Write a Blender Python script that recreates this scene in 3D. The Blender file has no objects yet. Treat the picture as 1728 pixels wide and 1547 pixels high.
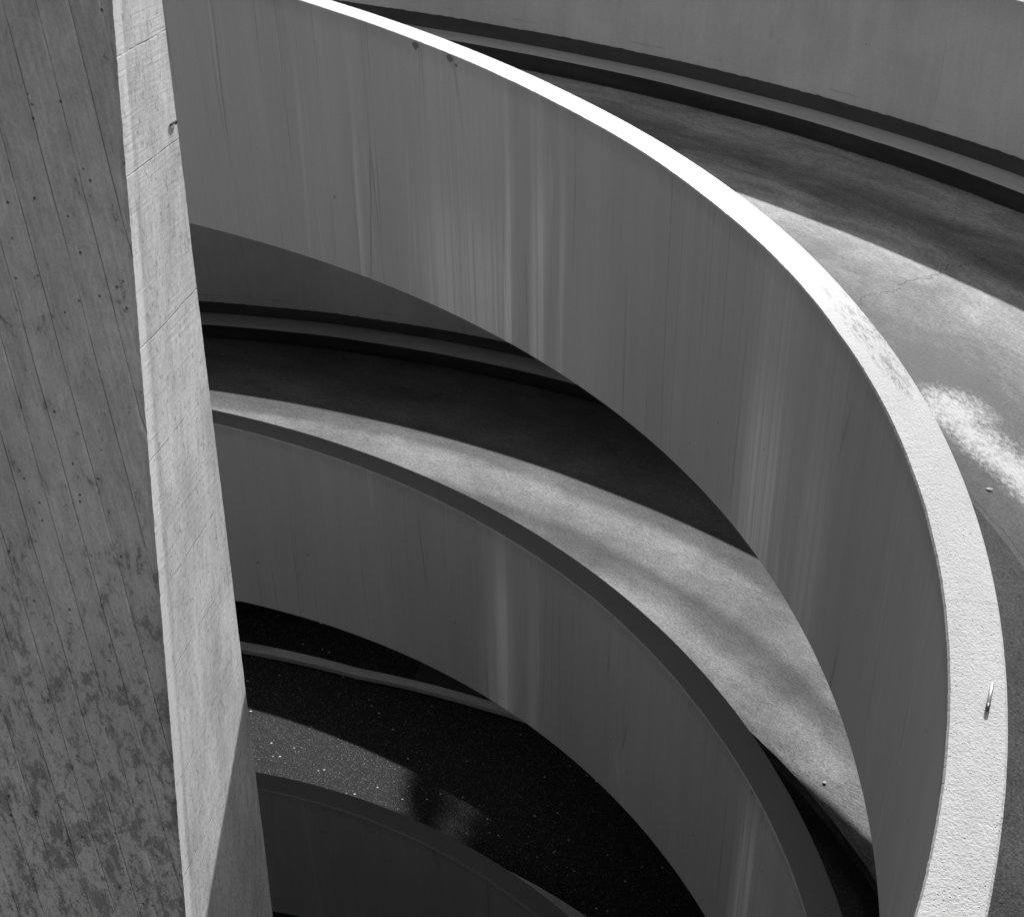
import bpy, bmesh, math, random
from math import sin, cos, tan, pi, radians, degrees, hypot
from mathutils import Vector, Matrix, noise

random.seed(7)
SC = bpy.context.scene
COL = SC.collection

# ------------------------------------------------------------------ camera, sky, sun
YAW, PITCH, ROLL, FPX = 0.61428, 0.61462, 0.01102, 2187.541
CAM = Vector((0.0, -5.50562, 0.53401))
fwd = Vector((sin(YAW)*cos(PITCH), cos(YAW)*cos(PITCH), -sin(PITCH)))
rgt = Vector((cos(YAW), -sin(YAW), 0)); upv = rgt.cross(fwd)
r2 = rgt*cos(ROLL)+upv*sin(ROLL); u2 = -rgt*sin(ROLL)+upv*cos(ROLL)
cd = bpy.data.cameras.new('camera'); cam = bpy.data.objects.new('camera', cd); COL.objects.link(cam)
m = Matrix(((r2.x, u2.x, -fwd.x, CAM.x), (r2.y, u2.y, -fwd.y, CAM.y), (r2.z, u2.z, -fwd.z, CAM.z), (0, 0, 0, 1)))
cam.matrix_world = m
cd.sensor_fit = 'HORIZONTAL'; cd.sensor_width = 36; cd.lens = 36*FPX/1728
cd.shift_x = -108.285/1728; cd.shift_y = 310.547/1728
cd.clip_start = 0.05; cd.clip_end = 2000
SC.camera = cam

SUN_AZ, SUN_EL = radians(35.6), radians(35.5)
sd = bpy.data.lights.new('sun', 'SUN'); so = bpy.data.objects.new('sun', sd); COL.objects.link(so)
sd.energy = 5.0; sd.angle = radians(0.5); sd.color = (1, 1, 1)
sv = Vector((cos(SUN_AZ)*cos(SUN_EL), sin(SUN_AZ)*cos(SUN_EL), sin(SUN_EL)))
so.rotation_euler = sv.to_track_quat('Z', 'Y').to_euler(); so.location = sv*60

W = bpy.data.worlds.new('World'); SC.world = W; W.use_nodes = True
nt = W.node_tree; nt.nodes.clear()
sky = nt.nodes.new('ShaderNodeTexSky'); sky.sky_type = 'NISHITA'; sky.sun_disc = False
sky.sun_elevation = SUN_EL; sky.sun_rotation = pi/2-SUN_AZ
bw = nt.nodes.new('ShaderNodeRGBToBW'); bg = nt.nodes.new('ShaderNodeBackground'); wo = nt.nodes.new('ShaderNodeOutputWorld')
bg.inputs['Strength'].default_value = 0.15
nt.links.new(sky.outputs[0], bw.inputs[0]); nt.links.new(bw.outputs[0], bg.inputs[0]); nt.links.new(bg.outputs[0], wo.inputs[0])

SC.view_settings.view_transform = 'Standard'; SC.view_settings.look = 'None'
SC.view_settings.exposure = 0.15; SC.view_settings.gamma = 1.0; SC.view_settings.use_curve_mapping = False

# ------------------------------------------------------------------ the double helix
R, T, H = 4.5611, 0.2044, 1.648
HR, HK, HB, RK, RW, RIM = 1.2667, 0.1347, 0.1249, 9.0419, 9.3855, 5.7565
BANK = -0.0771; WH = 1.372; RO = RW+0.2
TURN = 5.8221
ZT = {1: 0.0, 2: -3.2, 3: -6.9066}
def hel(th, k): return TURN*(th-pi/2)/(2*pi)+ZT[k]
def roadz(r, th, k): return hel(th, k)-HR+BANK*(RK-r)/(RK-RIM)
def nz(x, y=0.0, z=0.0): return noise.noise(Vector((x, y, z)))

# ------------------------------------------------------------------ node helpers
class G:
    """tiny helper to write procedural materials"""
    def __init__(s, name, rough=0.8, spec=0.4):
        s.m = bpy.data.materials.new(name); s.m.use_nodes = True; s.t = s.m.node_tree
        s.b = s.t.nodes['Principled BSDF']; s.b.inputs['Roughness'].default_value = rough
        s.b.inputs['Specular IOR Level'].default_value = spec
        s.uvn = s.t.nodes.new('ShaderNodeUVMap'); s.uvn.uv_map = 'UVMap'; s.uv = s.uvn.outputs[0]
    def n(s, t, **k):
        o = s.t.nodes.new('ShaderNode'+t)
        for a, v in k.items(): setattr(o, a, v)
        return o
    def put(s, inp, v):
        if isinstance(v, (int, float)):
            inp.default_value = v
        elif isinstance(v, (tuple, list)):
            inp.default_value = v
        else: s.t.links.new(v, inp)
    def math(s, op, a, b=0.0, c=0.0, clamp=False):
        o = s.n('Math', operation=op); o.use_clamp = clamp
        s.put(o.inputs[0], a); s.put(o.inputs[1], b); s.put(o.inputs[2], c); return o.outputs[0]
    def mul(s, a, b): return s.math('MULTIPLY', a, b)
    def add(s, a, b): return s.math('ADD', a, b)
    def scale(s, sx, sy, sz=1.0, off=(0, 0, 0), src=None):
        o = s.n('Mapping'); s.put(o.inputs[0], src or s.uv); o.inputs[3].default_value = (sx, sy, sz); o.inputs[1].default_value = off; o.inputs[2].default_value = (.52, .37, .61)   # oblique slice: no lattice shows
        return o.outputs[0]
    def noise(s, sx, sy, det=4.0, rough=0.55, dist=0.0, off=(0, 0, 0), src=None, sz=1.0):
        o = s.n('TexNoise'); s.put(o.inputs['Vector'], s.scale(sx, sy, sz, off, src)); o.inputs['Scale'].default_value = 1.0
        o.inputs['Detail'].default_value = det; o.inputs['Roughness'].default_value = rough; o.inputs['Distortion'].default_value = dist
        return o.outputs[0]
    def voro(s, sx, sy, feature='F1', off=(0, 0, 0), src=None, out=0, rnd=1.0):
        o = s.n('TexVoronoi', feature=feature); s.put(o.inputs['Vector'], s.scale(sx, sy, 1, off, src)); o.inputs['Scale'].default_value = 1.0
        o.inputs['Randomness'].default_value = rnd
        return o.outputs[out]
    def ramp(s, v, lo, hi, a=0.0, b=1.0, smooth=True):
        o = s.n('MapRange'); o.interpolation_type = 'SMOOTHSTEP' if smooth else 'LINEAR'
        s.put(o.inputs[0], v)
        for i, x in ((1, lo), (2, hi), (3, a), (4, b)): s.put(o.inputs[i], x)
        return o.outputs[0]
    def curve(s, v, pts):
        """piecewise colour value over v in 0..1"""
        o = s.n('ValToRGB'); s.put(o.inputs[0], v); e = o.color_ramp.elements
        while len(e) < len(pts): e.new(0.5)
        for el, (p, val) in zip(e, pts): el.position = p; el.color = (val, val, val, 1)
        o.color_ramp.interpolation = 'EASE'
        return o.outputs[0]
    def mix(s, f, a, b):
        o = s.n('Mix'); o.data_type = 'FLOAT'; s.put(o.inputs[0], f); s.put(o.inputs[2], a); s.put(o.inputs[3], b); return o.outputs[0]
    def xy(s):
        o = s.n('SeparateXYZ'); s.put(o.inputs[0], s.uv); return o.outputs[0], o.outputs[1]
    def blob(s, u0, v0, su, sv, src=None):
        """1 inside an ellipse centre (u0,v0), falling to 0 outside"""
        u, v = s.xy()
        a = s.math('POWER', s.math('ABSOLUTE', s.mul(s.add(u, -u0), 1/su)), 2.0)
        b = s.math('POWER', s.math('ABSOLUTE', s.mul(s.add(v, -v0), 1/sv)), 2.0)
        return s.math('SUBTRACT', 1.0, s.add(a, b))
    def done(s, col, bump=None, dist=0.01, strength=1.0, rough=None):
        c = s.n('CombineColor'); [s.put(c.inputs[i], col) for i in range(3)]
        s.t.links.new(c.outputs[0], s.b.inputs['Base Color'])
        if bump is not None:
            bn = s.n('Bump'); bn.inputs['Strength'].default_value = strength; bn.inputs['Distance'].default_value = dist
            s.put(bn.inputs['Height'], bump); s.t.links.new(bn.outputs[0], s.b.inputs['Normal'])
        if rough is not None: s.put(s.b.inputs['Roughness'], rough)
        return s.m

U0 = 4.56    # metres of UV per radian

def mat_face(name, base, streaks, seed=0.0, chips=()):
    """board marked vertical concrete: u along the arc, v height"""
    g = G(name, 0.75, 0.35); u, v = g.xy()
    fine = g.noise(42, 1.1, 3, .6, off=(seed, 0, 0))
    med = g.noise(7, .25, 3, .6, off=(seed+5, 3, 0))
    big = g.noise(.9, .35, 3, .5, off=(seed+9, 0, 0))
    grain = g.noise(150, 110, 2, .6)
    # narrow board joints: random thin vertical lines
    wig = g.add(u, g.mul(g.add(g.noise(1.2, 1.4, 2, .5), -.5), .02))
    bv = g.n('CombineXYZ'); g.put(bv.inputs[0], wig); g.put(bv.inputs[1], g.mul(v, .22))
    lines = g.voro(6.2, .5, 'DISTANCE_TO_EDGE', src=bv.outputs[0], off=(seed, 1, 0))
    jm = g.ramp(lines, 0.0, .016, 1, 0); jsel = g.ramp(g.noise(3, .8, 1, .5, off=(seed+30, 2, 0)), .45, .6)
    jm = g.mul(jm, jsel)
    lines2 = g.voro(9.1, .4, 'DISTANCE_TO_EDGE', src=bv.outputs[0], off=(seed+17.3, 4, 0))
    lm = g.mul(g.ramp(lines2, 0.0, .02, 1, 0), g.ramp(g.noise(4, .9, 1, .5, off=(seed+70, 2, 0)), .48, .62))
    col = g.mul(base, g.ramp(big, .25, .75, .9, 1.1, False))
    col = g.mul(col, g.ramp(med, .25, .75, .94, 1.06, False))
    col = g.mul(col, g.ramp(fine, .25, .75, .965, 1.035, False))
    col = g.mul(col, g.ramp(grain, .2, .8, .93, 1.07, False))
    # run-off streaks that are paler (lime washed down the face)
    for (u0, w, amt, vt, cf) in streaks:
        d = g.math('ABSOLUTE', g.add(g.add(u, -u0), g.mul(g.add(g.noise(.01, .6, 1, .5), -.5), .1)))
        msk = g.ramp(d, w*.15, w, 1, 0)
        comb = g.ramp(g.noise(cf*2.6, .10, 2, .7, off=(u0*3, 0, 0)), .38, .6, .5, 1.1)
        fade = g.ramp(v, vt-.1, vt-.9, .25, 1)
        col = g.mul(col, g.add(1.0, g.mul(g.mul(g.mul(msk, comb), fade), amt)))
    col = g.mul(col, g.ramp(jm, 0, 1, 1, .80)); col = g.mul(col, g.ramp(lm, 0, 1, 1, 1.16))
    # small pits
    pit = g.voro(5.5, 4.5, 'F1', off=(seed, 7, 0)); pm = g.mul(g.ramp(pit, .025, .06, 1, 0), g.ramp(g.noise(1.3, 1.1, 1, .5, off=(seed, 40, 0)), .5, .56))
    col = g.mul(col, g.ramp(pm, 0, 1, 1, .5))
    for (cu, cv, cs) in chips:      # small spalls and rust points near the top edge
        cb = g.ramp(g.add(g.blob(cu, cv, cs, cs*.9), g.mul(g.add(g.noise(60, 60, 3, .7), -.5), 1.6)), .2, .5); col = g.mul(col, g.ramp(cb, 0, 1, 1, .42))
    # a darker weathered rim just under the top edge
    rim = g.ramp(g.add(v, g.mul(g.noise(9, 5, 3, .7), .1)), -.10, .045, 0, 1)
    col = g.mul(col, g.ramp(rim, 0, 1, 1, .86))
    h = g.add(g.add(g.mul(fine, .25), g.mul(grain, .12)), g.mul(jm, -.6))
    return g.done(col, h, .004, .7)

def mat_top(name, base, spec=.5, rough=.5, wear=True):
    """parapet coping: u along the arc, v across"""
    g = G(name, rough, spec)
    big = g.noise(1.3, 3, 3, .5); grain = g.noise(95, 95, 3, .65); mid = g.noise(26, 30, 4, .6, off=(4, 4, 0))
    pit = g.voro(60, 60); pm = g.mul(g.ramp(pit, .10, .22, 1, 0), g.ramp(g.noise(20, 20, 2, .6), .52, .60))
    col = g.mul(base, g.ramp(big, .25, .75, .94, 1.04, False)); col = g.mul(col, g.ramp(grain, .25, .75, .9, 1.06, False))
    col = g.mul(col, g.ramp(pm, 0, 1, 1, .6))
    u, v = g.xy()
    # rubbed grey scuff along the outer half of the coping, and its roughening
    if wear:
        sc = g.ramp(g.blob(radians(-18.5)*U0, 4.70, .62, .085), 0, .5)
        tear = g.ramp(g.noise(12, 55, 6, .85, .8), .46, .58)
        col = g.mul(col, g.ramp(g.mul(sc, tear), 0, 1, 1, .42))
        edge = g.ramp(g.noise(14, 30, 4, .7, off=(2, 0, 0)), .55, .66)
        col = g.mul(col, g.ramp(g.mul(edge, g.ramp(v, 4.70, 4.765)), 0, 1, 1, .88))
        rg = g.ramp(u, -1.9, -.2, .74, .42)      # trowelled smooth further up, coarse nearer
        bs = g.ramp(u, -2.9, -.4, 1.0, .25); jj = g.ramp(g.math('ABSOLUTE', g.add(g.add(u, g.mul(g.noise(2, 14, 4, .7), .03)), -radians(-40.6)*U0)), .002, .008, 1, 0); col = g.mul(col, g.ramp(jj, 0, 1, 1, .82)); blc = g.noise(3.5, 7, 5, .7, off=(1, 3, 0)); col = g.mul(col, g.ramp(blc, .3, .7, .92, 1.05, False))
    else: rg = rough; bs = 1.0
    h = g.mul(g.add(g.add(grain, g.mul(mid, .5)), g.mul(pm, -.8)), bs)
    return g.done(col, h, .0042, 1.0, rg)

def mat_road1():
    g = G('ramp_concrete_upper', .72, .22); u, v = g.xy()
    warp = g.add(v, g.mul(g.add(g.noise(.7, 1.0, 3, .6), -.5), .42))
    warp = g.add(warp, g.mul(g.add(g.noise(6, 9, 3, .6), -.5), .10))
    band = g.curve(g.ramp(warp, 4.7, 9.1, 0, 1, False), [(0, .07), (.27, .075), (.31, .12), (.40, .11), (.50, .19), (.62, .35), (.68, .33), (.745, .17), (.80, .18), (.87, .33), (.93, .36), (1, .28)])  # tone bands across the lane; sheen fading inwards is put into the colour too
    grain = g.noise(64, 64, 3, .75); mid = g.noise(16, 22, 4, .65, off=(3, 1, 0)); drag = g.noise(14, 30, 4, .7, 1.6, off=(8, 1, 0)); sw = g.noise(2.2, 3.2, 4, .6, 1.0)
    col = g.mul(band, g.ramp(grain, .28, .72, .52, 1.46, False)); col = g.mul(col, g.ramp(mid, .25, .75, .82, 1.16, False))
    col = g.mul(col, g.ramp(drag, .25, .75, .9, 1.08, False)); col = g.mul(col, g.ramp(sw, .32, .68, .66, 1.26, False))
    # dark damp stain and white patch next to it
    ed = g.mul(g.add(g.noise(5, 8, 6, .8, .4), -.5), 4.2)
    dk = g.ramp(g.add(g.blob(radians(-4.0)*U0, 6.45, .34, .42), ed), -.1, .7)
    col = g.mix(g.mul(dk, .7), col, .10)
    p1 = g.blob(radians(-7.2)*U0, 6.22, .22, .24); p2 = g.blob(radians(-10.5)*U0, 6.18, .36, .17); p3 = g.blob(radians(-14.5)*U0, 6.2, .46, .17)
    lm_ = g.math('MAXIMUM', g.math('MAXIMUM', p1, p2), p3); white_patch = g.ramp(g.add(g.add(g.math('MAXIMUM', lm_, -2.0), g.mul(ed, .28)), g.mul(g.add(g.noise(30, 38, 6, .9, off=(1, 8, 0)), -.5), 5.0)), -.25, 1.35)
    col = g.mix(g.mul(white_patch, .9), col, .72)
    # joint to the inner strip, hairline cracks
    j = g.mul(g.ramp(g.math('ABSOLUTE', g.add(g.add(v, g.mul(g.add(g.noise(4, .2, 4, .7), -.5), .06)), -5.80)), .002, .007, 1, 0), .8); col = g.mul(col, g.ramp(j, 0, 1, 1, .35))
    wv = g.add(v, g.add(g.mul(g.add(g.noise(3, .3, 3, .7), -.5), .16), g.mul(g.add(g.noise(30, .3, 2, .6), -.5), .03)))
    c1 = g.mul(g.ramp(g.math('ABSOLUTE', g.add(wv, -7.87)), .004, .011, 1, 0), g.ramp(u, radians(2)*U0, radians(5)*U0))
    wu = g.add(u, g.add(g.mul(g.add(g.noise(.3, 3, 3, .7), -.5), .24), g.mul(g.add(g.noise(.3, 28, 3, .7), -.5), .045)))
    c2 = g.mul(g.ramp(g.math('ABSOLUTE', g.add(wu, -radians(4.5)*U0)), .001, g.ramp(g.noise(5, 5, 2, .5), .35, .65, .003, .008, False), 1, 0), g.mul(g.ramp(v, 6.4, 6.5), g.ramp(v, 8.0, 8.1, 1, 0)))
    cr = g.math('MAXIMUM', g.mul(c1, .45), c2); col = g.mul(col, g.ramp(cr, 0, 1, 1, .48))
    spot = g.voro(3.1, 3.1, off=(1, 5, 0)); sp = g.ramp(spot, .018, .04, 1, 0); col = g.mul(col, g.ramp(sp, 0, 1, 1, .45))
    h = g.add(g.add(grain, g.mul(drag, .35)), g.add(g.mul(mid, .5), g.mul(cr, -.3)))
    return g.done(col, h, .0035, 1.0)

def mat_road2():
    g = G('ramp_concrete_middle', .75, .25); u, v = g.xy()
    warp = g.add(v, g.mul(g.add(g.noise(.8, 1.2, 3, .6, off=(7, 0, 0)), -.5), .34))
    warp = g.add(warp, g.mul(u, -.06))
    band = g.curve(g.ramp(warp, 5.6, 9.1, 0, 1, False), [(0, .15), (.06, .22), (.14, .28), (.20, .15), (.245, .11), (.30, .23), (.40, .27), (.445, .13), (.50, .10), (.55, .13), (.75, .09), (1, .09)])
    blot = g.noise(1.6, 1.0, 3, .55, .4, off=(2, 9, 0)); grain = g.noise(62, 62, 3, .75); mid = g.noise(15, 20, 4, .6)
    dv = g.n('Mapping'); g.put(dv.inputs[0], g.uv); dv.inputs[2].default_value = (0, 0, radians(28))
    drag = g.noise(8, 55, 2, .5, 1.1, src=dv.outputs[0], off=(1, 1, 0)); dmask = g.ramp(g.noise(1.9, 2.2, 2, .5, off=(5, 2, 0)), .42, .6)
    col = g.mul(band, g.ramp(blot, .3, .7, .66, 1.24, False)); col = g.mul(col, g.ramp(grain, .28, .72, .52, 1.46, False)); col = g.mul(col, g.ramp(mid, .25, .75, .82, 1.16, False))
    col = g.mul(col, g.ramp(g.mul(drag, dmask), .15, .6, 1.08, .84, False))
    # fine tyre scuffs: pale flecks strung along the wheel line
    fl = g.voro(40, 130, off=(3, 0, 0)); fm = g.mul(g.ramp(fl, .12, .25, 1, 0), g.ramp(g.noise(5, 14, 3, .7), .55, .62))
    fm = g.mul(fm, g.ramp(g.math('ABSOLUTE', g.add(warp, -7.2)), .08, .3, 1, 0)); col = g.mix(g.mul(fm, .7), col, .75)
    wu = g.add(u, g.add(g.mul(g.add(g.noise(.3, 2.5, 3, .7), -.5), .3), g.mul(v, .12)))
    cr = g.mul(g.ramp(g.math('ABSOLUTE', g.add(wu, -radians(13)*U0-.76)), .003, .009, 1, 0), g.ramp(v, 6.7, 6.8, 1, 0))
    cr2 = g.mul(g.ramp(g.math('ABSOLUTE', g.add(wu, -radians(20)*U0-.8)), .003, .009, 1, 0), g.ramp(v, 6.6, 6.7, 0, 1)); cr = g.math('MAXIMUM', cr, cr2)
    col = g.mul(col, g.ramp(cr, 0, 1, 1, .86))
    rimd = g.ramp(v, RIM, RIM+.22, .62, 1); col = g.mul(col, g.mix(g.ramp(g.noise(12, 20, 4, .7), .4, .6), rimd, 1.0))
    h = g.add(g.add(grain, g.mul(g.mul(drag, dmask), .9)), g.add(g.mul(mid, .5), g.mul(cr, -.2)))
    return g.done(col, h, .0035, 1.0)

def mat_asphalt(name, base=.03, sparkle=True):
    g = G(name, .8, .35 if sparkle else .12)
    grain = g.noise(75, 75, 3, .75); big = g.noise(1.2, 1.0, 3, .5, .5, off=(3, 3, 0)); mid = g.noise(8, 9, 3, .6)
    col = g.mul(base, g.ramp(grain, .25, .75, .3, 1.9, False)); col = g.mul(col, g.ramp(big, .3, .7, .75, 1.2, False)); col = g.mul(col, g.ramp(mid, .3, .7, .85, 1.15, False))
    if sparkle:   # exposed pale stone chips
        a = g.voro(85, 85, off=(2, 2, 0)); am = g.mul(g.ramp(a, .24, .38, 1, 0), g.ramp(g.voro(85, 85, off=(2, 2, 0), out=1), .3, .8))
        col = g.mix(g.mul(am, .5), col, .38)
        b = g.voro(11, 11, off=(6, 1, 0)); bm = g.mul(g.ramp(b, .06, .12, 1, 0), g.ramp(g.noise(5, 5, 2, .5), .5, .58)); col = g.mix(bm, col, .9)
        c = g.voro(26, 26, off=(4, 4, 0)); cm = g.mul(g.ramp(c, .08, .15, 1, 0), g.ramp(g.noise(12, 12, 2, .5), .42, .52)); col = g.mix(cm, col, .35)
        h = g.add(grain, g.mul(am, .5))
    else: h = grain
    return g.done(col, h, .004, 1.0)

def mat_plain(name, base, spec=.4, rough=.8, amp=.18):
    g = G(name, rough, spec)
    big = g.noise(1.1, 4, 4, .6, .3); grain = g.noise(90, 90, 3, .6); st = g.noise(6, 14, 4, .65, off=(3, 3, 0))
    col = g.mul(base, g.ramp(big, .25, .75, 1-amp, 1+amp, False)); col = g.mul(col, g.ramp(grain, .25, .75, .9, 1.1, False)); col = g.mul(col, g.ramp(st, .25, .75, 1-amp*.7, 1+amp*.7, False))
    return g.done(col, g.add(grain, g.mul(st, .6)), .003, .9)

def mat_outer(name, base):
    g = G(name, .8, .3); u, v = g.xy()
    st = g.noise(5, .5, 4, .65); st2 = g.noise(28, 1.4, 3, .6, off=(3, 3, 0)); blot = g.noise(2.2, 2.2, 4, .6, .4, off=(9, 1, 0)); grain = g.noise(90, 90, 3, .65)
    col = g.mul(base, g.ramp(st, .25, .75, .88, 1.1, False)); col = g.mul(col, g.ramp(st2, .25, .75, .96, 1.04, False)); col = g.mul(col, g.ramp(blot, .25, .75, .9, 1.08, False)); col = g.mul(col, g.ramp(grain, .2, .8, .9, 1.1, False))
    col = g.mul(col, g.ramp(g.add(v, g.mul(blot, .4)), .05, .45, 1.0, .72))      # grime under the top
    pit = g.voro(7, 7); pm = g.mul(g.ramp(pit, .04, .08, 1, 0), g.ramp(g.noise(2, 2, 2, .5), .52, .6)); col = g.mul(col, g.ramp(pm, 0, 1, 1, .45))
    # horizontal hairline above the skirting
    hv = g.add(v, g.mul(g.add(g.noise(4, .2, 4, .8), -.5), .05)); hm = g.mul(g.ramp(g.math('ABSOLUTE', g.add(hv, .93)), .003, .008, 1, 0), g.ramp(g.noise(3, .2, 3, .8, off=(5, 0, 0)), .48, .6))
    col = g.mul(col, g.ramp(hm, 0, 1, 1, .78))
    vj = g.voro(1.6, .05, 'DISTANCE_TO_EDGE'); vm = g.mul(g.ramp(vj, .0, .006, 1, 0), g.ramp(g.noise(3, 3, 3, .7), .45, .6)); col = g.mul(col, g.ramp(vm, 0, 1, 1, .86))
    return g.done(col, g.add(grain, g.mul(st2, .5)), .003, .8)

deg = lambda d: radians(d)*U0
M = {}
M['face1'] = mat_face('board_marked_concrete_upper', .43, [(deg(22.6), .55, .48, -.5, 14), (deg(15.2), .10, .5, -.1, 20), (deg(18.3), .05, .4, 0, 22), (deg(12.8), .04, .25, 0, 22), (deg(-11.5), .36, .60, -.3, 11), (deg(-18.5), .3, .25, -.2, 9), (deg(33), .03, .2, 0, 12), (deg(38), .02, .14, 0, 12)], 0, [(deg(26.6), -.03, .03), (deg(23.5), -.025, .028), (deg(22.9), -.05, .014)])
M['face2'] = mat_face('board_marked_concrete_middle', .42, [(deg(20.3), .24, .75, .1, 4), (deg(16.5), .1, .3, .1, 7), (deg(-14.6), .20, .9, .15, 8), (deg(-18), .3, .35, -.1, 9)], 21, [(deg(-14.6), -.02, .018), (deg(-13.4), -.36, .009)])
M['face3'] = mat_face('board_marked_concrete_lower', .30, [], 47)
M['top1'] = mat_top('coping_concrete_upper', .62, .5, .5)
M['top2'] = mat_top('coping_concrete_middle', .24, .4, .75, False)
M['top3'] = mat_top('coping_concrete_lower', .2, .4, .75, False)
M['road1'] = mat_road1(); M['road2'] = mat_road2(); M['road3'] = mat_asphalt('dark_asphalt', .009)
M['strip1'] = mat_asphalt('grey_asphalt_strip', .065, False)
M['strip2'] = mat_asphalt('dark_asphalt_strip', .05, False)
M['strip3'] = mat_plain('kerb_concrete_lower', .62)
M['soffit'] = mat_plain('soffit_concrete', .08)
M['outer'] = mat_outer('outer_wall_concrete', .64)
M['kerbtop'] = mat_plain('kerb_concrete', .55, amp=.12)
M['black'] = mat_plain('black_kerb_paint', .035, .3, .85, .35)
M['skirt'] = mat_plain('dark_skirting_paint', .07, .3, .85, .25)
M['line'] = mat_plain('worn_line_concrete', .6, amp=.25)
M['ground'] = mat_plain('ground_gravel', .16)

# ------------------------------------------------------------------ mesh helpers
def tag(o, label=None, cat=None, group=None, kind=None):
    for k, v in (('label', label), ('category', cat), ('group', group), ('kind', kind)):
        if v: o[k] = v
    return o
def link(name, bm, mats, parent=None, smooth=None):
    me = bpy.data.meshes.new(name); bm.normal_update(); bm.to_mesh(me); bm.free()
    for mm in mats: me.materials.append(mm)
    o = bpy.data.objects.new(name, me); COL.objects.link(o); o.parent = parent
    if smooth:
        for p in me.polygons: p.use_smooth = True
        try: me.set_sharp_from_angle(angle=radians(smooth))
        except Exception: pass
    return o
def empty(name, loc=(0, 0, 0)):
    o = bpy.data.objects.new(name, None); COL.objects.link(o); o.location = loc; return o

def sweep(k, a0, a1, prof, step=.6, rough_fn=None, close=True, caps=True, base=hel):
    """sweep a profile along the helix. prof: list of (r, z, material, uvmode) points; r/z may be functions of th.
    uvmode 'v': v = z (height); 'r': v = radius. The segment i runs from point i to i+1."""
    bm = bmesh.new(); uvl = bm.loops.layers.uv.new('UVMap')
    n = max(2, int(abs(a1-a0)/step)); rings = []; dat = []
    for i in range(n+1):
        th = radians(a0+(a1-a0)*i/n); ring = []; dd = []
        for j, p in enumerate(prof):
            r = p[0](th) if callable(p[0]) else p[0]; z = p[1](th) if callable(p[1]) else p[1]
            if rough_fn: dr, dz = rough_fn(j, th); r += dr; z += dz
            ring.append(bm.verts.new((r*cos(th), r*sin(th), base(th, k)+z))); dd.append((th*U0, r, z))
        rings.append(ring); dat.append(dd)
    m_ = len(prof); rng = range(m_ if close else m_-1)
    for i in range(n):
        for j in rng:
            j2 = (j+1) % m_
            f = bm.faces.new((rings[i][j], rings[i+1][j], rings[i+1][j2], rings[i][j2])); f.material_index = prof[j][2]
            for lp, (ii, jj) in zip(f.loops, ((i, j), (i+1, j), (i+1, j2), (i, j2))):
                uu, r, z = dat[ii][jj]; lp[uvl].uv = (uu, r if prof[j][3] == 'r' else z)
    if close and caps:
        for ring in (rings[0], rings[-1]):
            try: bm.faces.new(ring)
            except Exception: pass
    bmesh.ops.recalc_face_normals(bm, faces=bm.faces[:])
    return bm

# ------------------------------------------------------------------ parapets
RANGES = {1: (-112, 200), 2: (-150, 228), 3: (-150, 200)}
def parapet_rough(seed, amp):
    def f(j, th):
        s = th*U0
        e_ = 3.1 if j in (1, 2, 3, 4) else 9.7
        a = nz(s*.9, e_, seed)*.009 + nz(s*5, e_, seed+2)*.0025 + nz(s*30, e_, seed+4)*.0016 + nz(s*80, e_, seed+8)*.0012
        b = nz(s*1.1, 1.7, seed+11)*.004 + (abs(nz(s*34, e_, seed+6))*-.003 if j in (3, 4, 7, 8) else 0)
        w = {1: .5, 2: 1, 3: 1, 4: 1, 5: 1, 6: 1, 7: .5}.get(j, .25)
        return a*w*amp, b*w*amp
    return f
LAB = {1: 'top concrete parapet curving across the picture, its coping bright in the sun',
       2: 'middle concrete parapet in shade below the sunlit crescent of ramp',
       3: 'lowest concrete parapet, dark, at the bottom beside the pillar'}
PR = {1: (R, T, H), 2: (4.5785, .2175, 1.635), 3: (4.5278, .2175, 1.648)}
parapets = {}
for k in (1, 2, 3):
    r_, t_, h_ = PR[k]; e = .008
    prof = [(r_, -h_, 0, 'v'), (r_, -.4, 0, 'v'), (r_, -.05, 0, 'v'), (r_, -e, 0, 'v'), (r_+e, 0, 1, 'r'), (r_+t_*.35, .002, 1, 'r'), (r_+t_*.7, .001, 1, 'r'),
            (r_+t_-e, 0, 1, 'r'), (r_+t_, -e, 0, 'v'), (r_+t_, -h_, 2, 'r')]
    a0, a1 = RANGES[k]
    # fine steps only where the photograph looks
    bm = sweep(k, a0, a1, prof, {1: .09, 2: .14, 3: .25}[k], parapet_rough(k*13.0, 1.0))
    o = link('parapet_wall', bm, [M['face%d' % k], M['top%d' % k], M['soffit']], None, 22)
    tag(o, LAB[k], 'parapet', 'curved parapets of the spiral ramp'); parapets[k] = o

def edge_bottom(th, k):
    # slab's outer edge, lowered unseen to keep the inner strip shaded; tapers nearer
    d = degrees(th); f = max(0, min(1, (d-6)/16)); return -PR[k][2]-.112*f
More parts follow.
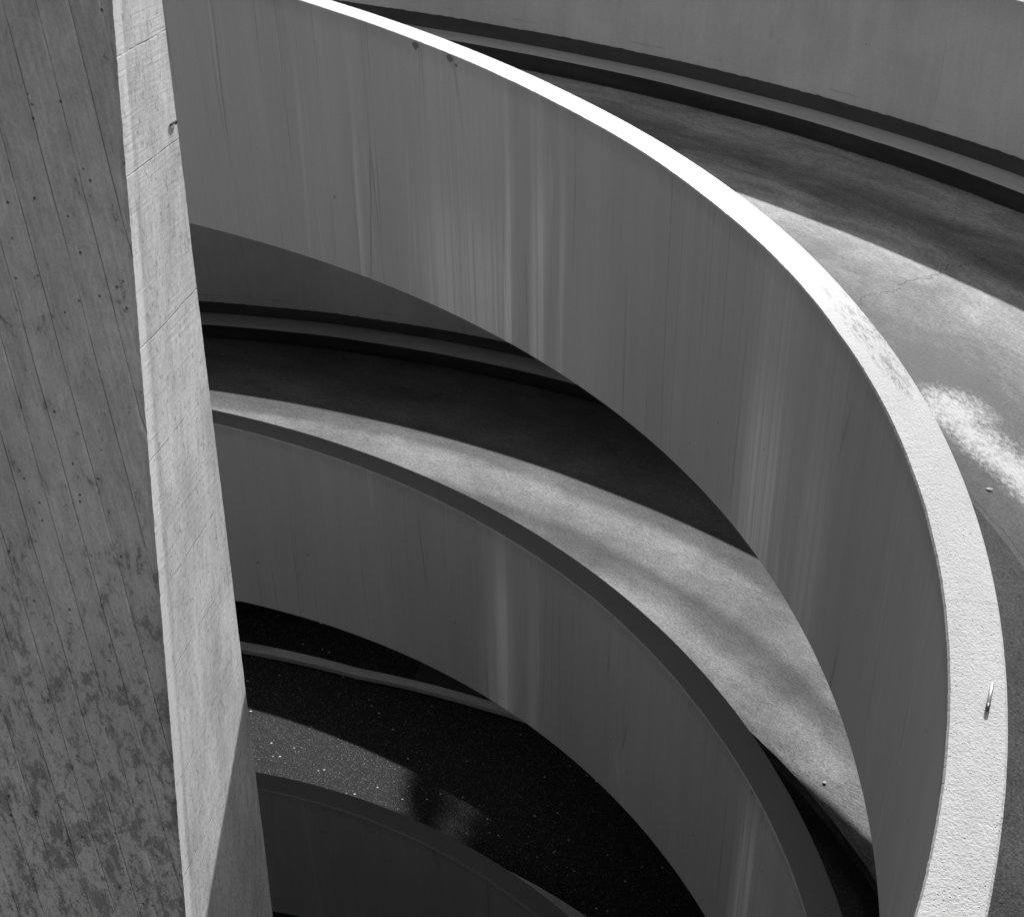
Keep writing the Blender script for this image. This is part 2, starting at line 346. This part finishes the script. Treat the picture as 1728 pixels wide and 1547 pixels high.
# ------------------------------------------------------------------ ramp decks (road)
for k in (1, 2, 3):
    a0, a1 = RANGES[k]; r_, t_, h_ = PR[k]; ri = r_+t_; dz = {1: .0005, 2: .10, 3: .0}[k]
    zi = lambda r: -HR+BANK*(RK-r)/(RK-RIM)
    wob = lambda th, s=k: RIM+nz(th*U0*1.2, s*3.)*.012+nz(th*U0*9, s*5.)*.005
    if k == 3:
        prof = [(ri, zi(ri)+.0, 1, 'r'), (wob, zi(RIM)+.0, 0, 'v'), (wob, zi(RIM)-.03, 0, 'r')]
    else:
        prof = [(ri, zi(ri)-dz, 1, 'r'), (wob, zi(RIM)-dz, 0, 'v'), (wob, zi(RIM), 0, 'r')]
    prof += [(RIM+(RK-RIM)*q_/14, zi(RIM+(RK-RIM)*q_/14), 0, 'r') for q_ in range(1, 14)]      # radial rows keep the texture undistorted
    prof = [prof[0]]+[(ri+(RIM-.04-ri)*q_/4, zi(ri+(RIM-.04-ri)*q_/4)-(0 if k == 3 else dz), 1, 'r') for q_ in range(1, 5)]+prof[1:]
    prof += [(RK, -HR, 0, 'r'), (RW+.01, -HR, 2, 'v'), (RW+.01, lambda th, s=k: edge_bottom(th, s), 2, 'r'), (RW-.35, lambda th, s=k: edge_bottom(th, s), 2, 'r'), (RW-.40, -h_, 2, 'r'), (ri, -h_, 2, 'v')]
    bm = sweep(k, a0, a1, prof, .5)
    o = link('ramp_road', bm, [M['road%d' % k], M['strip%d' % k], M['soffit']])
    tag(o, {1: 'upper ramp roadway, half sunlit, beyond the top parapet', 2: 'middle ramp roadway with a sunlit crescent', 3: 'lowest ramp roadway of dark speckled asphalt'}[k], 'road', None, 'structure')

# ------------------------------------------------------------------ outer walls with skirting, and kerbs
def wall3_top(th):
    d = degrees(th)
    if d < 27: return -HR+2.1+min(1.15, (29-d)*.4)      # wall raised out of view here, added to shut out the sun
    return -HR+min(2.15, max(1.2, 1.6+(58-d)*.022))
for k in (1, 2, 3):
    a0, a1 = RANGES[k]; h_ = PR[k][2]
    wt = (lambda th, w_=(WH if k == 1 else 1.318): -HR+w_+nz(th*U0*2, 5.)*.006) if k < 3 else wall3_top
    wt2 = (lambda th, f=wt: f(th)-.01)
    bt = (lambda th, s=k: edge_bottom(th, s)) if k < 3 else (lambda th: -12.7-hel(th, 3))  # lowest wall carried unseen to the ground, so no sun passes beneath
    prof = [(RW, bt, 0, 'v'), (RW, -.9, 0, 'v'), (RW, wt2, 0, 'v'), (RW+.01, wt, 0, 'r'), (RO-.01, wt, 0, 'r'), (RO, wt2, 0, 'v'), (RO, bt, 0, 'r')]
    w = link('outer_wall', sweep(k, a0, a1, prof, .5), [M['outer']])
    tag(w, {1: 'tall pale concrete wall in the top right corner behind the kerb', 2: 'shaded outer wall of the middle ramp left of the top parapet', 3: 'outer wall of the lowest ramp hidden in the dark'}[k], 'wall', 'outer walls of the spiral ramp')
    if k < 3:
        z0 = -HR+HK
        sk = lambda th, s=k: z0+HB+nz(th*U0*3, s)*.006+nz(th*U0*26, s)*.006+abs(nz(th*U0*70, s))*.006
        link('skirting', sweep(k, a0, a1, [(RW-.006, z0-.01, 0, 'v'), (RW-.006, sk, 0, 'v'), (RW+.004, sk, 0, 'v'), (RW+.004, z0-.01, 0, 'v')], .12), [M['skirt']], w)
        kb = empty('kerb', (RK*cos(.35), RK*sin(.35), hel(.35, k)-HR))
        tag(kb, {1: 'wide kerb with black painted face running below the sunlit-level outer wall at top right', 2: 'wide kerb with black painted face in deep shade on the middle ramp'}[k], 'kerb', 'kerbs along the outer wall')
        inv = Matrix.Translation(kb.location).inverted()
        zk = lambda th, s=k: -HR+HK+nz(th*U0*2.3, s+3)*.005
        kj = lambda th, s=k: RK+nz(th*U0*1.5, s+8)*.01+nz(th*U0*12, s+8)*.004
        bm = sweep(k, a0, a1, [(kj, -HR-.02, 0, 'v'), (kj, lambda th: zk(th)-.008, 0, 'r'), (lambda th: kj(th)+.01, zk, 0, 'r'), (RW+.003, zk, 0, 'r'), (RW+.003, -HR-.02, 0, 'r')], .2)
        bm.transform(inv); link('kerb_stone', bm, [M['kerbtop']], kb)
        ft = lambda th, s=k: zk(th)-.004
        fb = lambda th, s=k: -HR+.004+abs(nz(th*U0*14, s))*.004
        bj = lambda th, s=k: kj(th)-.045+nz(th*U0*7, s+5)*.010+nz(th*U0*30, s+5)*.012
        bm = sweep(k, a0, a1, [(lambda th: kj(th)-.003, ft, 0, 'v'), (lambda th: kj(th)-.006, fb, 0, 'r'), (bj, fb, 0, 'r'), (bj, lambda th: -HR-.01, 0, 'r'), (lambda th: kj(th)+.002, lambda th: -HR-.01, 0, 'v'), (lambda th: kj(th)+.002, ft, 0, 'r')], .12)
        bm.transform(inv); link('black_face', bm, [M['black']], kb)

# low pale kerb line on the lowest ramp, measured radius changes along the arc
def r3(th):
    d = degrees(th); P = [(20, 7.86), (36, 7.89), (40, 7.89), (46, 7.93), (51, 7.97), (56, 8.12), (61, 8.28), (75, 8.7)]
    for (a, x), (b, y) in zip(P, P[1:]):
        if d <= b: return x+(y-x)*max(0, (d-a))/(b-a)
    return P[-1][1]
lk = sweep(3, 22, 75, [(r3, -HR-.02, 0, 'v'), (r3, -HR+.035, 0, 'r'), (lambda th: r3(th)+.135+.03*max(0, degrees(th)-45)/15, -HR+.035, 0, 'v'), (lambda th: r3(th)+.135+.03*max(0, degrees(th)-45)/15, -HR-.02, 0, 'v')], .3)
tag(link('low_kerb', lk, [M['line']]), 'narrow pale kerb line on the dark lowest ramp', 'kerb')
pt = sweep(3, 40.1, 46.2, [(lambda th: r3(th)+.17, -HR+.006, 0, 'r'), (9.2, -HR+.006, 0, 'r')], .5, close=False)
tag(link('pavement_patch', pt, [mat_asphalt('greyer_asphalt_patch', .07, False)]), 'slightly paler rectangular patch of paving beyond the narrow kerb line', 'paving', None, 'structure')

# ------------------------------------------------------------------ ground
bm = bmesh.new(); bmesh.ops.create_grid(bm, x_segments=40, y_segments=40, size=600, calc_uvs=True)
uvl = bm.loops.layers.uv.verify()
for f in bm.faces:
    for l in f.loops: l[uvl].uv = (l.vert.co.x, l.vert.co.y)
for v in bm.verts: v.co.z = -12.6
tag(link('ground', bm, [M['ground']]), 'ground around the spiral ramp', 'ground', None, 'structure')

# ------------------------------------------------------------------ concrete pillar in the foreground
def mat_pillar_side():
    g = G('pillar_board_concrete', .85, .3); u, v = g.xy()     # u: metres across, v: metres along the boards
    big = g.noise(1.3, .5, 4, .6, .4); blot = g.noise(14, 7, 9, .76, .4, off=(3, 1, 0)); grain = g.noise(90, 75, 4, .8); fib = g.noise(70, 3.5, 3, .6, off=(1, 0, 0))
    low = g.ramp(v, -1.2, -3.6)                                  # more grime lower down
    wu = g.add(u, g.mul(g.add(g.noise(.6, 1.2, 3, .6), -.5), .012))
    wu = g.add(wu, g.mul(g.add(g.noise(3.1, .02, 1, .5, off=(0, 7, 0)), -.5), .10)); fr = g.math('FRACT', g.mul(wu, 1/.118)); d = g.math('MINIMUM', fr, g.math('SUBTRACT', 1.0, fr))
    idx = g.math('FLOOR', g.mul(wu, 1/.118)); wn = g.n('TexWhiteNoise', noise_dimensions='1D'); g.put(wn.inputs['W'], idx)
    jl = g.mul(g.ramp(d, .004, .016, 1, 0), g.ramp(g.noise(9, 1.6, 4, .75, off=(4, 4, 0)), .36, .58, .12, 1))
    jp = g.mul(g.ramp(fr, .02, .12, 1, 0), g.ramp(g.noise(9, 1.1, 4, .7, off=(14, 4, 0)), .46, .6))
    col = g.mul(.64, g.ramp(big, .25, .75, .72, 1.16, False)); col = g.mul(col, g.ramp(blot, .3, .72, 1.18, .74, False)); col = g.mul(col, g.ramp(grain, .25, .75, .80, 1.16, False)); col = g.mul(col, g.ramp(fib, .25, .75, .86, 1.12, False))
    col = g.mul(col, g.ramp(wn.outputs[0], 0, 1, .93, 1.06, False))
    col = g.mul(col, g.add(1.0, g.mul(jp, .30)))
    thr = g.mix(low, .575, .495)
    lich = g.ramp(g.math('SUBTRACT', g.add(g.mul(blot, .6), g.mul(g.noise(34, 22, 6, .8, off=(2, 2, 0)), .4)), thr), -.01, .05)
    col = g.mul(col, g.ramp(lich, 0, 1, 1, .62))
    l2 = g.ramp(g.math('SUBTRACT', g.noise(45, 34, 4, .7, off=(7, 7, 0)), g.mix(low, .66, .56)), 0, .05); col = g.mul(col, g.ramp(l2, 0, 1, 1, .68))
    col = g.mul(col, g.ramp(jl, 0, 1, 1, .6))
    pit = g.voro(19, 19, off=(2, 9, 0)); pm = g.mul(g.ramp(pit, .05, .13, 1, 0), g.ramp(g.noise(5, 4, 3, .6), .46, .56)); col = g.mul(col, g.ramp(pm, 0, 1, 1, .35))
    h = g.add(g.add(g.mul(grain, .5), g.mul(fib, .5)), g.add(g.mul(jl, -1.4), g.add(g.mul(pm, -1.2), g.mul(wn.outputs[0], .5))))
    return g.done(col, g.add(h, g.mul(blot, .8)), .008, 1.0)
def mat_pillar_end():
    g = G('pillar_end_concrete', .8, .3); u, v = g.xy()       # u: metres from the near arris, v: height
    big = g.noise(4, 1.6, 4, .6, .3); str_ = g.noise(26, 5, 6, .78, off=(2, 1, 0)); grain = g.noise(85, 70, 4, .8)
    fib = g.noise(3, 60, 3, .6, .4, off=(5, 5, 0))
    wv = g.add(v, g.add(g.mul(g.add(g.noise(3, 1, 2, .5), -.5), .02), g.mul(g.add(g.noise(.01, 1.7, 1, .5, off=(0, 3, 0)), -.5), .55))); fr = g.math('FRACT', g.mul(wv, 1/.47)); d = g.math('MINIMUM', fr, g.math('SUBTRACT', 1.0, fr))
    jl = g.mul(g.ramp(d, .002, .009, 1, 0), g.ramp(g.noise(7, 3, 4, .7, off=(4, 4, 0)), .42, .56, .1, 1))
    sp = g.ramp(g.noise(46, 26, 6, .8, off=(9, 9, 0)), .57, .66); spr = g.ramp(g.noise(18, 5, 3, .6, off=(19, 9, 0)), .58, .7)
    chip = g.ramp(u, .015, .13, 1, 0)
    col = g.mul(.90, g.ramp(big, .28, .72, .74, 1.10, False)); col = g.mul(col, g.ramp(str_, .25, .75, .76, 1.14, False)); col = g.mul(col, g.ramp(grain, .25, .75, .74, 1.18, False))
    col = g.mul(col, g.ramp(sp, 0, 1, 1, .78)); col = g.mul(col, g.ramp(spr, 0, 1, 1, .84)); col = g.mul(col, g.ramp(jl, 0, 1, 1, .62))
    # paler band along the near arris
    edge = g.ramp(g.add(u, g.mul(g.add(g.noise(20, 3, 4, .7), -.5), .05)), .06, .10, 1, 0); col = g.mul(col, g.add(1.0, g.mul(edge, .40))); dg = g.ramp(g.noise(7, 16, 6, .8, .8, off=(31, 2, 0)), .56, .66); col = g.mul(col, g.ramp(dg, 0, 1, 1, .82))
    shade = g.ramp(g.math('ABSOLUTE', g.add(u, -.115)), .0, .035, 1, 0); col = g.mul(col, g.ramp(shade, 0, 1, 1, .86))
    h = g.add(g.add(g.mul(grain, .5), g.mul(str_, .5)), g.add(g.mul(fib, .8), g.add(g.mul(jl, -1.2), g.mul(sp, -.8))))
    return g.done(g.math('MINIMUM', col, .93), h, .0026, 1.0)
def lerp3(P, z):
    # P: list of points on one arris, linear in z (least squares through the ends)
    a, b = P[0], P[-1]; t = (z-a[2])/(b[2]-a[2]); return Vector((a[0]+(b[0]-a[0])*t, a[1]+(b[1]-a[1])*t, z))
E1 = [(1.549, -.400, -.272), (.909, -1.162, -3.888)]; E2 = [(1.865, -.024, -.347), (1.534, -.417, -4.931)]
W140 = Vector((cos(radians(140)), sin(radians(140)), 0)); N50 = Vector((sin(radians(50)), -cos(radians(50)), 0))
TT = (E1[0][2]-E1[1][2]); eb = (Vector(E1[1])-Vector(E1[0])).normalized()
bdir = eb+Vector((-cos(radians(-40)), -sin(radians(-40)), 0))*-.18
bm = bmesh.new(); uvl = bm.loops.layers.uv.new('UVMap'); n = 760; Z0, Z1 = 1.5, -7.2; NU, NW = 12, 10
rows = []
for i in range(n+1):
    z = Z0+(Z1-Z0)*i/n; a = lerp3(E1, z); b = lerp3(E2, z); row = []
    jag = nz(z*2.2, 1)*.006+nz(z*14, 3)*.005+nz(z*45, 5)*.0045+nz(z*120, 6)*.002
    jag2 = nz(z*2.6, 11)*.008+nz(z*13, 13)*.005+nz(z*40, 15)*.003
    # left (side) face from far left to the near arris
    for j in range(NW, 0, -1):
        p = a+W140*(2.4*(j/NW)**1.5)
        row.append((p, 's'))
    u50 = Vector((cos(radians(50)), sin(radians(50)), 0)); wd = (b-a).length
    row.append((a+W140*.012+u50*jag, 's')); row.append((a+u50*(.012+jag)-N50*.0, 'e'))
    for j in range(1, NU):
        f = j/NU; p = a+u50*(wd*f)+N50*(nz(f*6, z*2.0, 3)*.003)
        row.append((p, 'e'))
    row.append((b-u50*.012+u50*jag2*.6, 'e')); row.append((b+W140*.015+u50*jag2*.6, 's'))
    row.append((b+W140*2.4, 's'))
    rows.append([(bm.verts.new(p), p, a) for p, _ in row])
nv = len(rows[0]); e_start = NW+1; e_end = NW+1+NU
for i in range(n):
    for j in range(nv):
        j2 = (j+1) % nv
        f = bm.faces.new((rows[i][j][0], rows[i+1][j][0], rows[i+1][j2][0], rows[i][j2][0]))
        end = e_start <= j < e_end; f.material_index = 1 if end else 0; f.smooth = True
        for l, (ii, jj) in zip(f.loops, ((i, j), (i+1, j), (i+1, j2), (i, j2))):
            p, a = rows[ii][jj][1], rows[ii][jj][2]
            if end: l[uvl].uv = ((p-a).dot(Vector((cos(radians(50)), sin(radians(50)), 0))), p.z)
            else:
                # coordinate across the boards, following the measured board direction
                t = (p.z-E1[0][2])/bdir.z; org = Vector(E1[0])+bdir*t
                l[uvl].uv = ((p-org).dot(W140)+1.0, p.z)
for r_ in (rows[0], rows[-1]): bm.faces.new([x[0] for x in r_])
bmesh.ops.recalc_face_normals(bm, faces=bm.faces[:])
base_loc = Vector((.2, -.6, Z1)); bm.transform(Matrix.Translation(-base_loc))
pl = empty('concrete_pillar', base_loc)
tag(pl, 'leaning board-marked concrete pillar filling the left edge, one narrow face sunlit', 'pillar')
link('shaft', bm, [mat_pillar_side(), mat_pillar_end()], pl, 40)
def capsule(bm, a, b, r, seg=12, r1=None):
    a, b = Vector(a), Vector(b); d = (b-a); q = d.to_track_quat('Z', 'Y'); r1 = r if r1 is None else r1; uv = bm.loops.layers.uv.verify()
    prof = [(0, 0), (r*.8, 0), (r, r*.25), (r1, d.length-r1*.25), (r1*.8, d.length), (0, d.length)]; rings = []
    for rr, z in prof:
        if rr == 0: rings.append([bm.verts.new(a+q@Vector((0, 0, z)))]); continue
        rings.append([bm.verts.new(a+q@Vector((rr*cos(2*pi*i/seg), rr*sin(2*pi*i/seg), z))) for i in range(seg)])
    for A_, B_ in zip(rings, rings[1:]):
        for i in range(seg):
            i2 = (i+1) % seg
            vs = [A_[0], B_[i2], B_[i]] if len(A_) == 1 else ([A_[i], A_[i2], B_[0]] if len(B_) == 1 else [A_[i], A_[i2], B_[i2], B_[i]])
            f = bm.faces.new(vs); f.smooth = True
def metal(name, base, rough):
    g = G(name, rough, .5); g.b.inputs['Metallic'].default_value = .9
    return g.done(g.mul(base, g.ramp(g.noise(300, 300, 2, .5), .2, .8, .85, 1.1, False)))
def pix(px, py):
    """ray through a photograph pixel, used once to measure where a small thing lies"""
    x = (px-864-108.285)/FPX; y = -(py-773.5-310.547)/FPX; return (fwd+r2*x+u2*y).normalized()
# rusty tie wire stub near the right arris
d_ = pix(290, 206); t_ = (1.4435-CAM.dot(N50))/d_.dot(N50); hp = CAM+d_*t_-base_loc
u50 = Vector((cos(radians(50)), sin(radians(50)), 0))
bm = bmesh.new(); capsule(bm, hp-u50*.030+N50*.003-Vector((0, 0, .006)), hp+u50*.026+N50*.012, .0042, 10); capsule(bm, hp+u50*.024+N50*.012, hp+u50*.026+N50*.004-Vector((0, 0, .016)), .0038, 10)
link('tie_wire', bm, [mat_plain('rusty_wire', .04)], pl)

# ------------------------------------------------------------------ small things
def on_coping(deg_, r): th = radians(deg_); return Vector((r*cos(th), r*sin(th), hel(th, 1)+.002))
pa, pb = on_coping(-45.75, 4.712), on_coping(-47.35, 4.692); dn = (pb-pa).normalized()
pen = empty('metal_pen', (pa+pb)/2); tag(pen, 'thin silver metal tube with a dark tip lying on the sunlit coping at right', 'pen')
o_ = (pa+pb)/2; up_ = Vector((0, 0, .0065))
bm = bmesh.new(); capsule(bm, pa+up_*1.0-o_, pa+(pb-pa)*.78+up_*1.5-o_, .0075, 16); link('barrel', bm, [metal('brushed_steel', .75, .28)], pen)
bm = bmesh.new(); capsule(bm, pa+(pb-pa)*.77+up_*1.5-o_, pb+up_*1.6-o_, .0082, 16, .0075); link('tip', bm, [metal('dark_steel', .12, .35)], pen)

mleaf = mat_plain('dry_leaf', .8, .3, .6); mleafd = mat_plain('brown_leaf', .3, .3, .6)
def leaf(k, d, r, size, rot, label, mat, grp=None, name='fallen_leaf', cat='leaf'):
    th = radians(d); c = Vector((r*cos(th), r*sin(th), roadz(r, th, k)+.006)); bm = bmesh.new(); uv = bm.loops.layers.uv.new('UVMap'); N = 7; L = []; Rr = []; Md = []
    for i in range(N+1):
        f = i/N; w = size*.2*sin(pi*min(1, f*1.02))**.8 if 0 < i < N else .0008; x = (f-.5)*size; zc = .04*size*sin(pi*f)
        L.append(bm.verts.new((x, w, zc+w*.1))); Rr.append(bm.verts.new((x, -w, zc+w*.1))); Md.append(bm.verts.new((x, 0, zc)))
    for i in range(N):
        bm.faces.new((L[i], L[i+1], Md[i+1], Md[i])); bm.faces.new((Md[i], Md[i+1], Rr[i+1], Rr[i]))
    bmesh.ops.solidify(bm, geom=bm.faces[:], thickness=.0012)
    o = link(name, bm, [mat]); o.location = c; o.rotation_euler = (0, 0, rot); tag(o, label, cat, grp); return o
leaf(1, -14.3, 5.93, .045, -.9, 'small pale leaf on the grey asphalt beside the bright white patch', mleaf)
leaf(3, 26.5, 6.25, .06, .4, 'larger dull leaf on the dark lowest ramp, right of the speckled sunlit patch', mleafd)
leaf(3, 18.5, 5.95, .05, 1.0, 'small leaf low on the dark ramp near the middle parapet edge', mleafd)
leaf(3, 38.6, 7.0, .045, .2, 'small leaf in the shade just above the sunlit speckled patch', mleafd)
# bottle cap on the middle ramp
th = radians(-4.5); rr = 5.92; bm = bmesh.new(); uv = bm.loops.layers.uv.new('UVMap'); S = 42; rows_ = []
for rad, z in ((.0150, 0), (.0150, .0015), (.0138, .005), (.011, .0062), (.006, .0065)):
    rows_.append([bm.verts.new(((rad*(1+(.05*cos(21*2*pi*i/S) if z < .002 else 0)))*cos(2*pi*i/S), rad*sin(2*pi*i/S), z)) for i in range(S)])
for a, b in zip(rows_, rows_[1:]):
    for i in range(S): bm.faces.new((a[i], a[(i+1) % S], b[(i+1) % S], b[i]))
bm.faces.new(rows_[-1]); bmesh.ops.recalc_face_normals(bm, faces=bm.faces[:])
o = link('bottle_cap', bm, [mat_plain('white_cap_paint', .45, .4, .6)]); o.location = (rr*cos(th), rr*sin(th), roadz(rr, th, 2)+.005)
tag(o, 'tiny white bottle cap near the lower end of the sunlit crescent', 'bottle cap')

# ------------------------------------------------------------------ shrubs outside the lowest wall (their shade breaks up the lowest sun patch)
mfol = mat_plain('shrub_foliage', .06, .3, .6, .4); mbark = mat_plain('shrub_bark', .12)
def at3(d, r, t):
    """a point t metres towards the sun from a spot on the lowest ramp"""
    th = radians(d); p = Vector((r*cos(th), r*sin(th), roadz(r, th, 3))); return p+sv*(t/cos(SUN_EL))
def tree(x, y, z0, clumps, seed, label):
    """trunk, limbs and leaf clumps; clumps = [(x, y, z, radius, leaves)] in world space"""
    rnd = random.Random(seed); e = empty('leafy_tree', (x, y, z0)); tag(e, label, 'tree'); o = Vector((x, y, z0)); zt = max(c[2] for c in clumps)-z0
    bm = bmesh.new(); capsule(bm, (0, 0, 0), (0.1, .1, zt*.8), .30, 12, .10)
    for c in clumps: capsule(bm, (.07, .07, max(1, (c[2]-z0)*.72)), Vector(c[:3])-o, .06, 7, .015)
    link('trunk', bm, [mbark], e)
    bm = bmesh.new(); uv = bm.loops.layers.uv.new('UVMap')
    for c in clumps:
        for _ in range(c[4]):
            d = Vector((rnd.gauss(0, 1), rnd.gauss(0, 1), rnd.gauss(0, 1))).normalized()*c[3]*rnd.random()**.5
            p = Vector(c[:3])-o+d; s = rnd.uniform(.06, .11); q = Vector((rnd.gauss(0, 1), rnd.gauss(0, 1), rnd.gauss(0, 1))).to_track_quat('Z', 'Y')
            bm.faces.new([bm.verts.new(p+q@Vector(v)) for v in ((-s, 0, 0), (0, -s*.5, .01), (s, 0, 0), (0, s*.5, .01))])
    link('crown', bm, [mfol], e)
cl = []
for d, r, t, rad, nn in [(42.6, 6.85, 26, .16, 30), (42.0, 6.6, 26.4, .2, 80), (41.2, 6.5, 25.6, .22, 110), (40.5, 6.25, 26.3, .22, 110), (39.8, 6.2, 25.8, .2, 70), (39.4, 5.95, 26.2, .2, 80), (38.6, 5.8, 26.5, .18, 30), (38.6, 6.3, 25.5, .14, 14), (36.6, 6.5, 26.4, .5, 45), (34.2, 6.3, 26, .6, 80), (31.6, 6.4, 26.5, .6, 240), (29.5, 5.8, 26.2, .7, 700), (27.6, 6.4, 26, .7, 1000), (26, 6.1, 26.2, .85, 1500), (24, 6.4, 26.4, .9, 1500), (28.5, 7.0, 26, .6, 500), (27, 7.0, 26.2, .7, 800)]:
    p = at3(d, r, t); cl.append((p.x, p.y, p.z, rad, nn))
b_ = at3(26, 6.5, 27); tree(b_.x, b_.y, -12.6, cl, 9, 'tall leafy tree outside the ramp towards the sun')
# unseen belt of trees added round the site to block low sky light
rnd = random.Random(3); bm = bmesh.new(); uv = bm.loops.layers.uv.new('UVMap')
for i in range(150000):
    a = rnd.uniform(0, 2*pi); top = (6.0 if abs(a-SUN_AZ) < .6 else 20.0)+4*nz(a*6, 1)+2*nz(a*22, 4); z = -12.6+(top+12.6)*rnd.random()**.8; dist = 44+rnd.uniform(-4, 4)+3*nz(a*9, z*.2)
    c = Vector((dist*cos(a), dist*sin(a), z)); s_ = rnd.uniform(.22, .55); q = Vector((rnd.gauss(0, 1), rnd.gauss(0, 1), rnd.gauss(0, 1))).to_track_quat('Z', 'Y')
    bm.faces.new([bm.verts.new(c+q@Vector(p)) for p in ((-s_, 0, 0), (0, -s_*.6, 0), (s_, 0, 0), (0, s_*.6, 0))])
tag(link('added_tree_screen', bm, [mfol]), 'added belt of dark trees out of view, blocking low sky light', 'added_tree_screen', None, 'stuff')
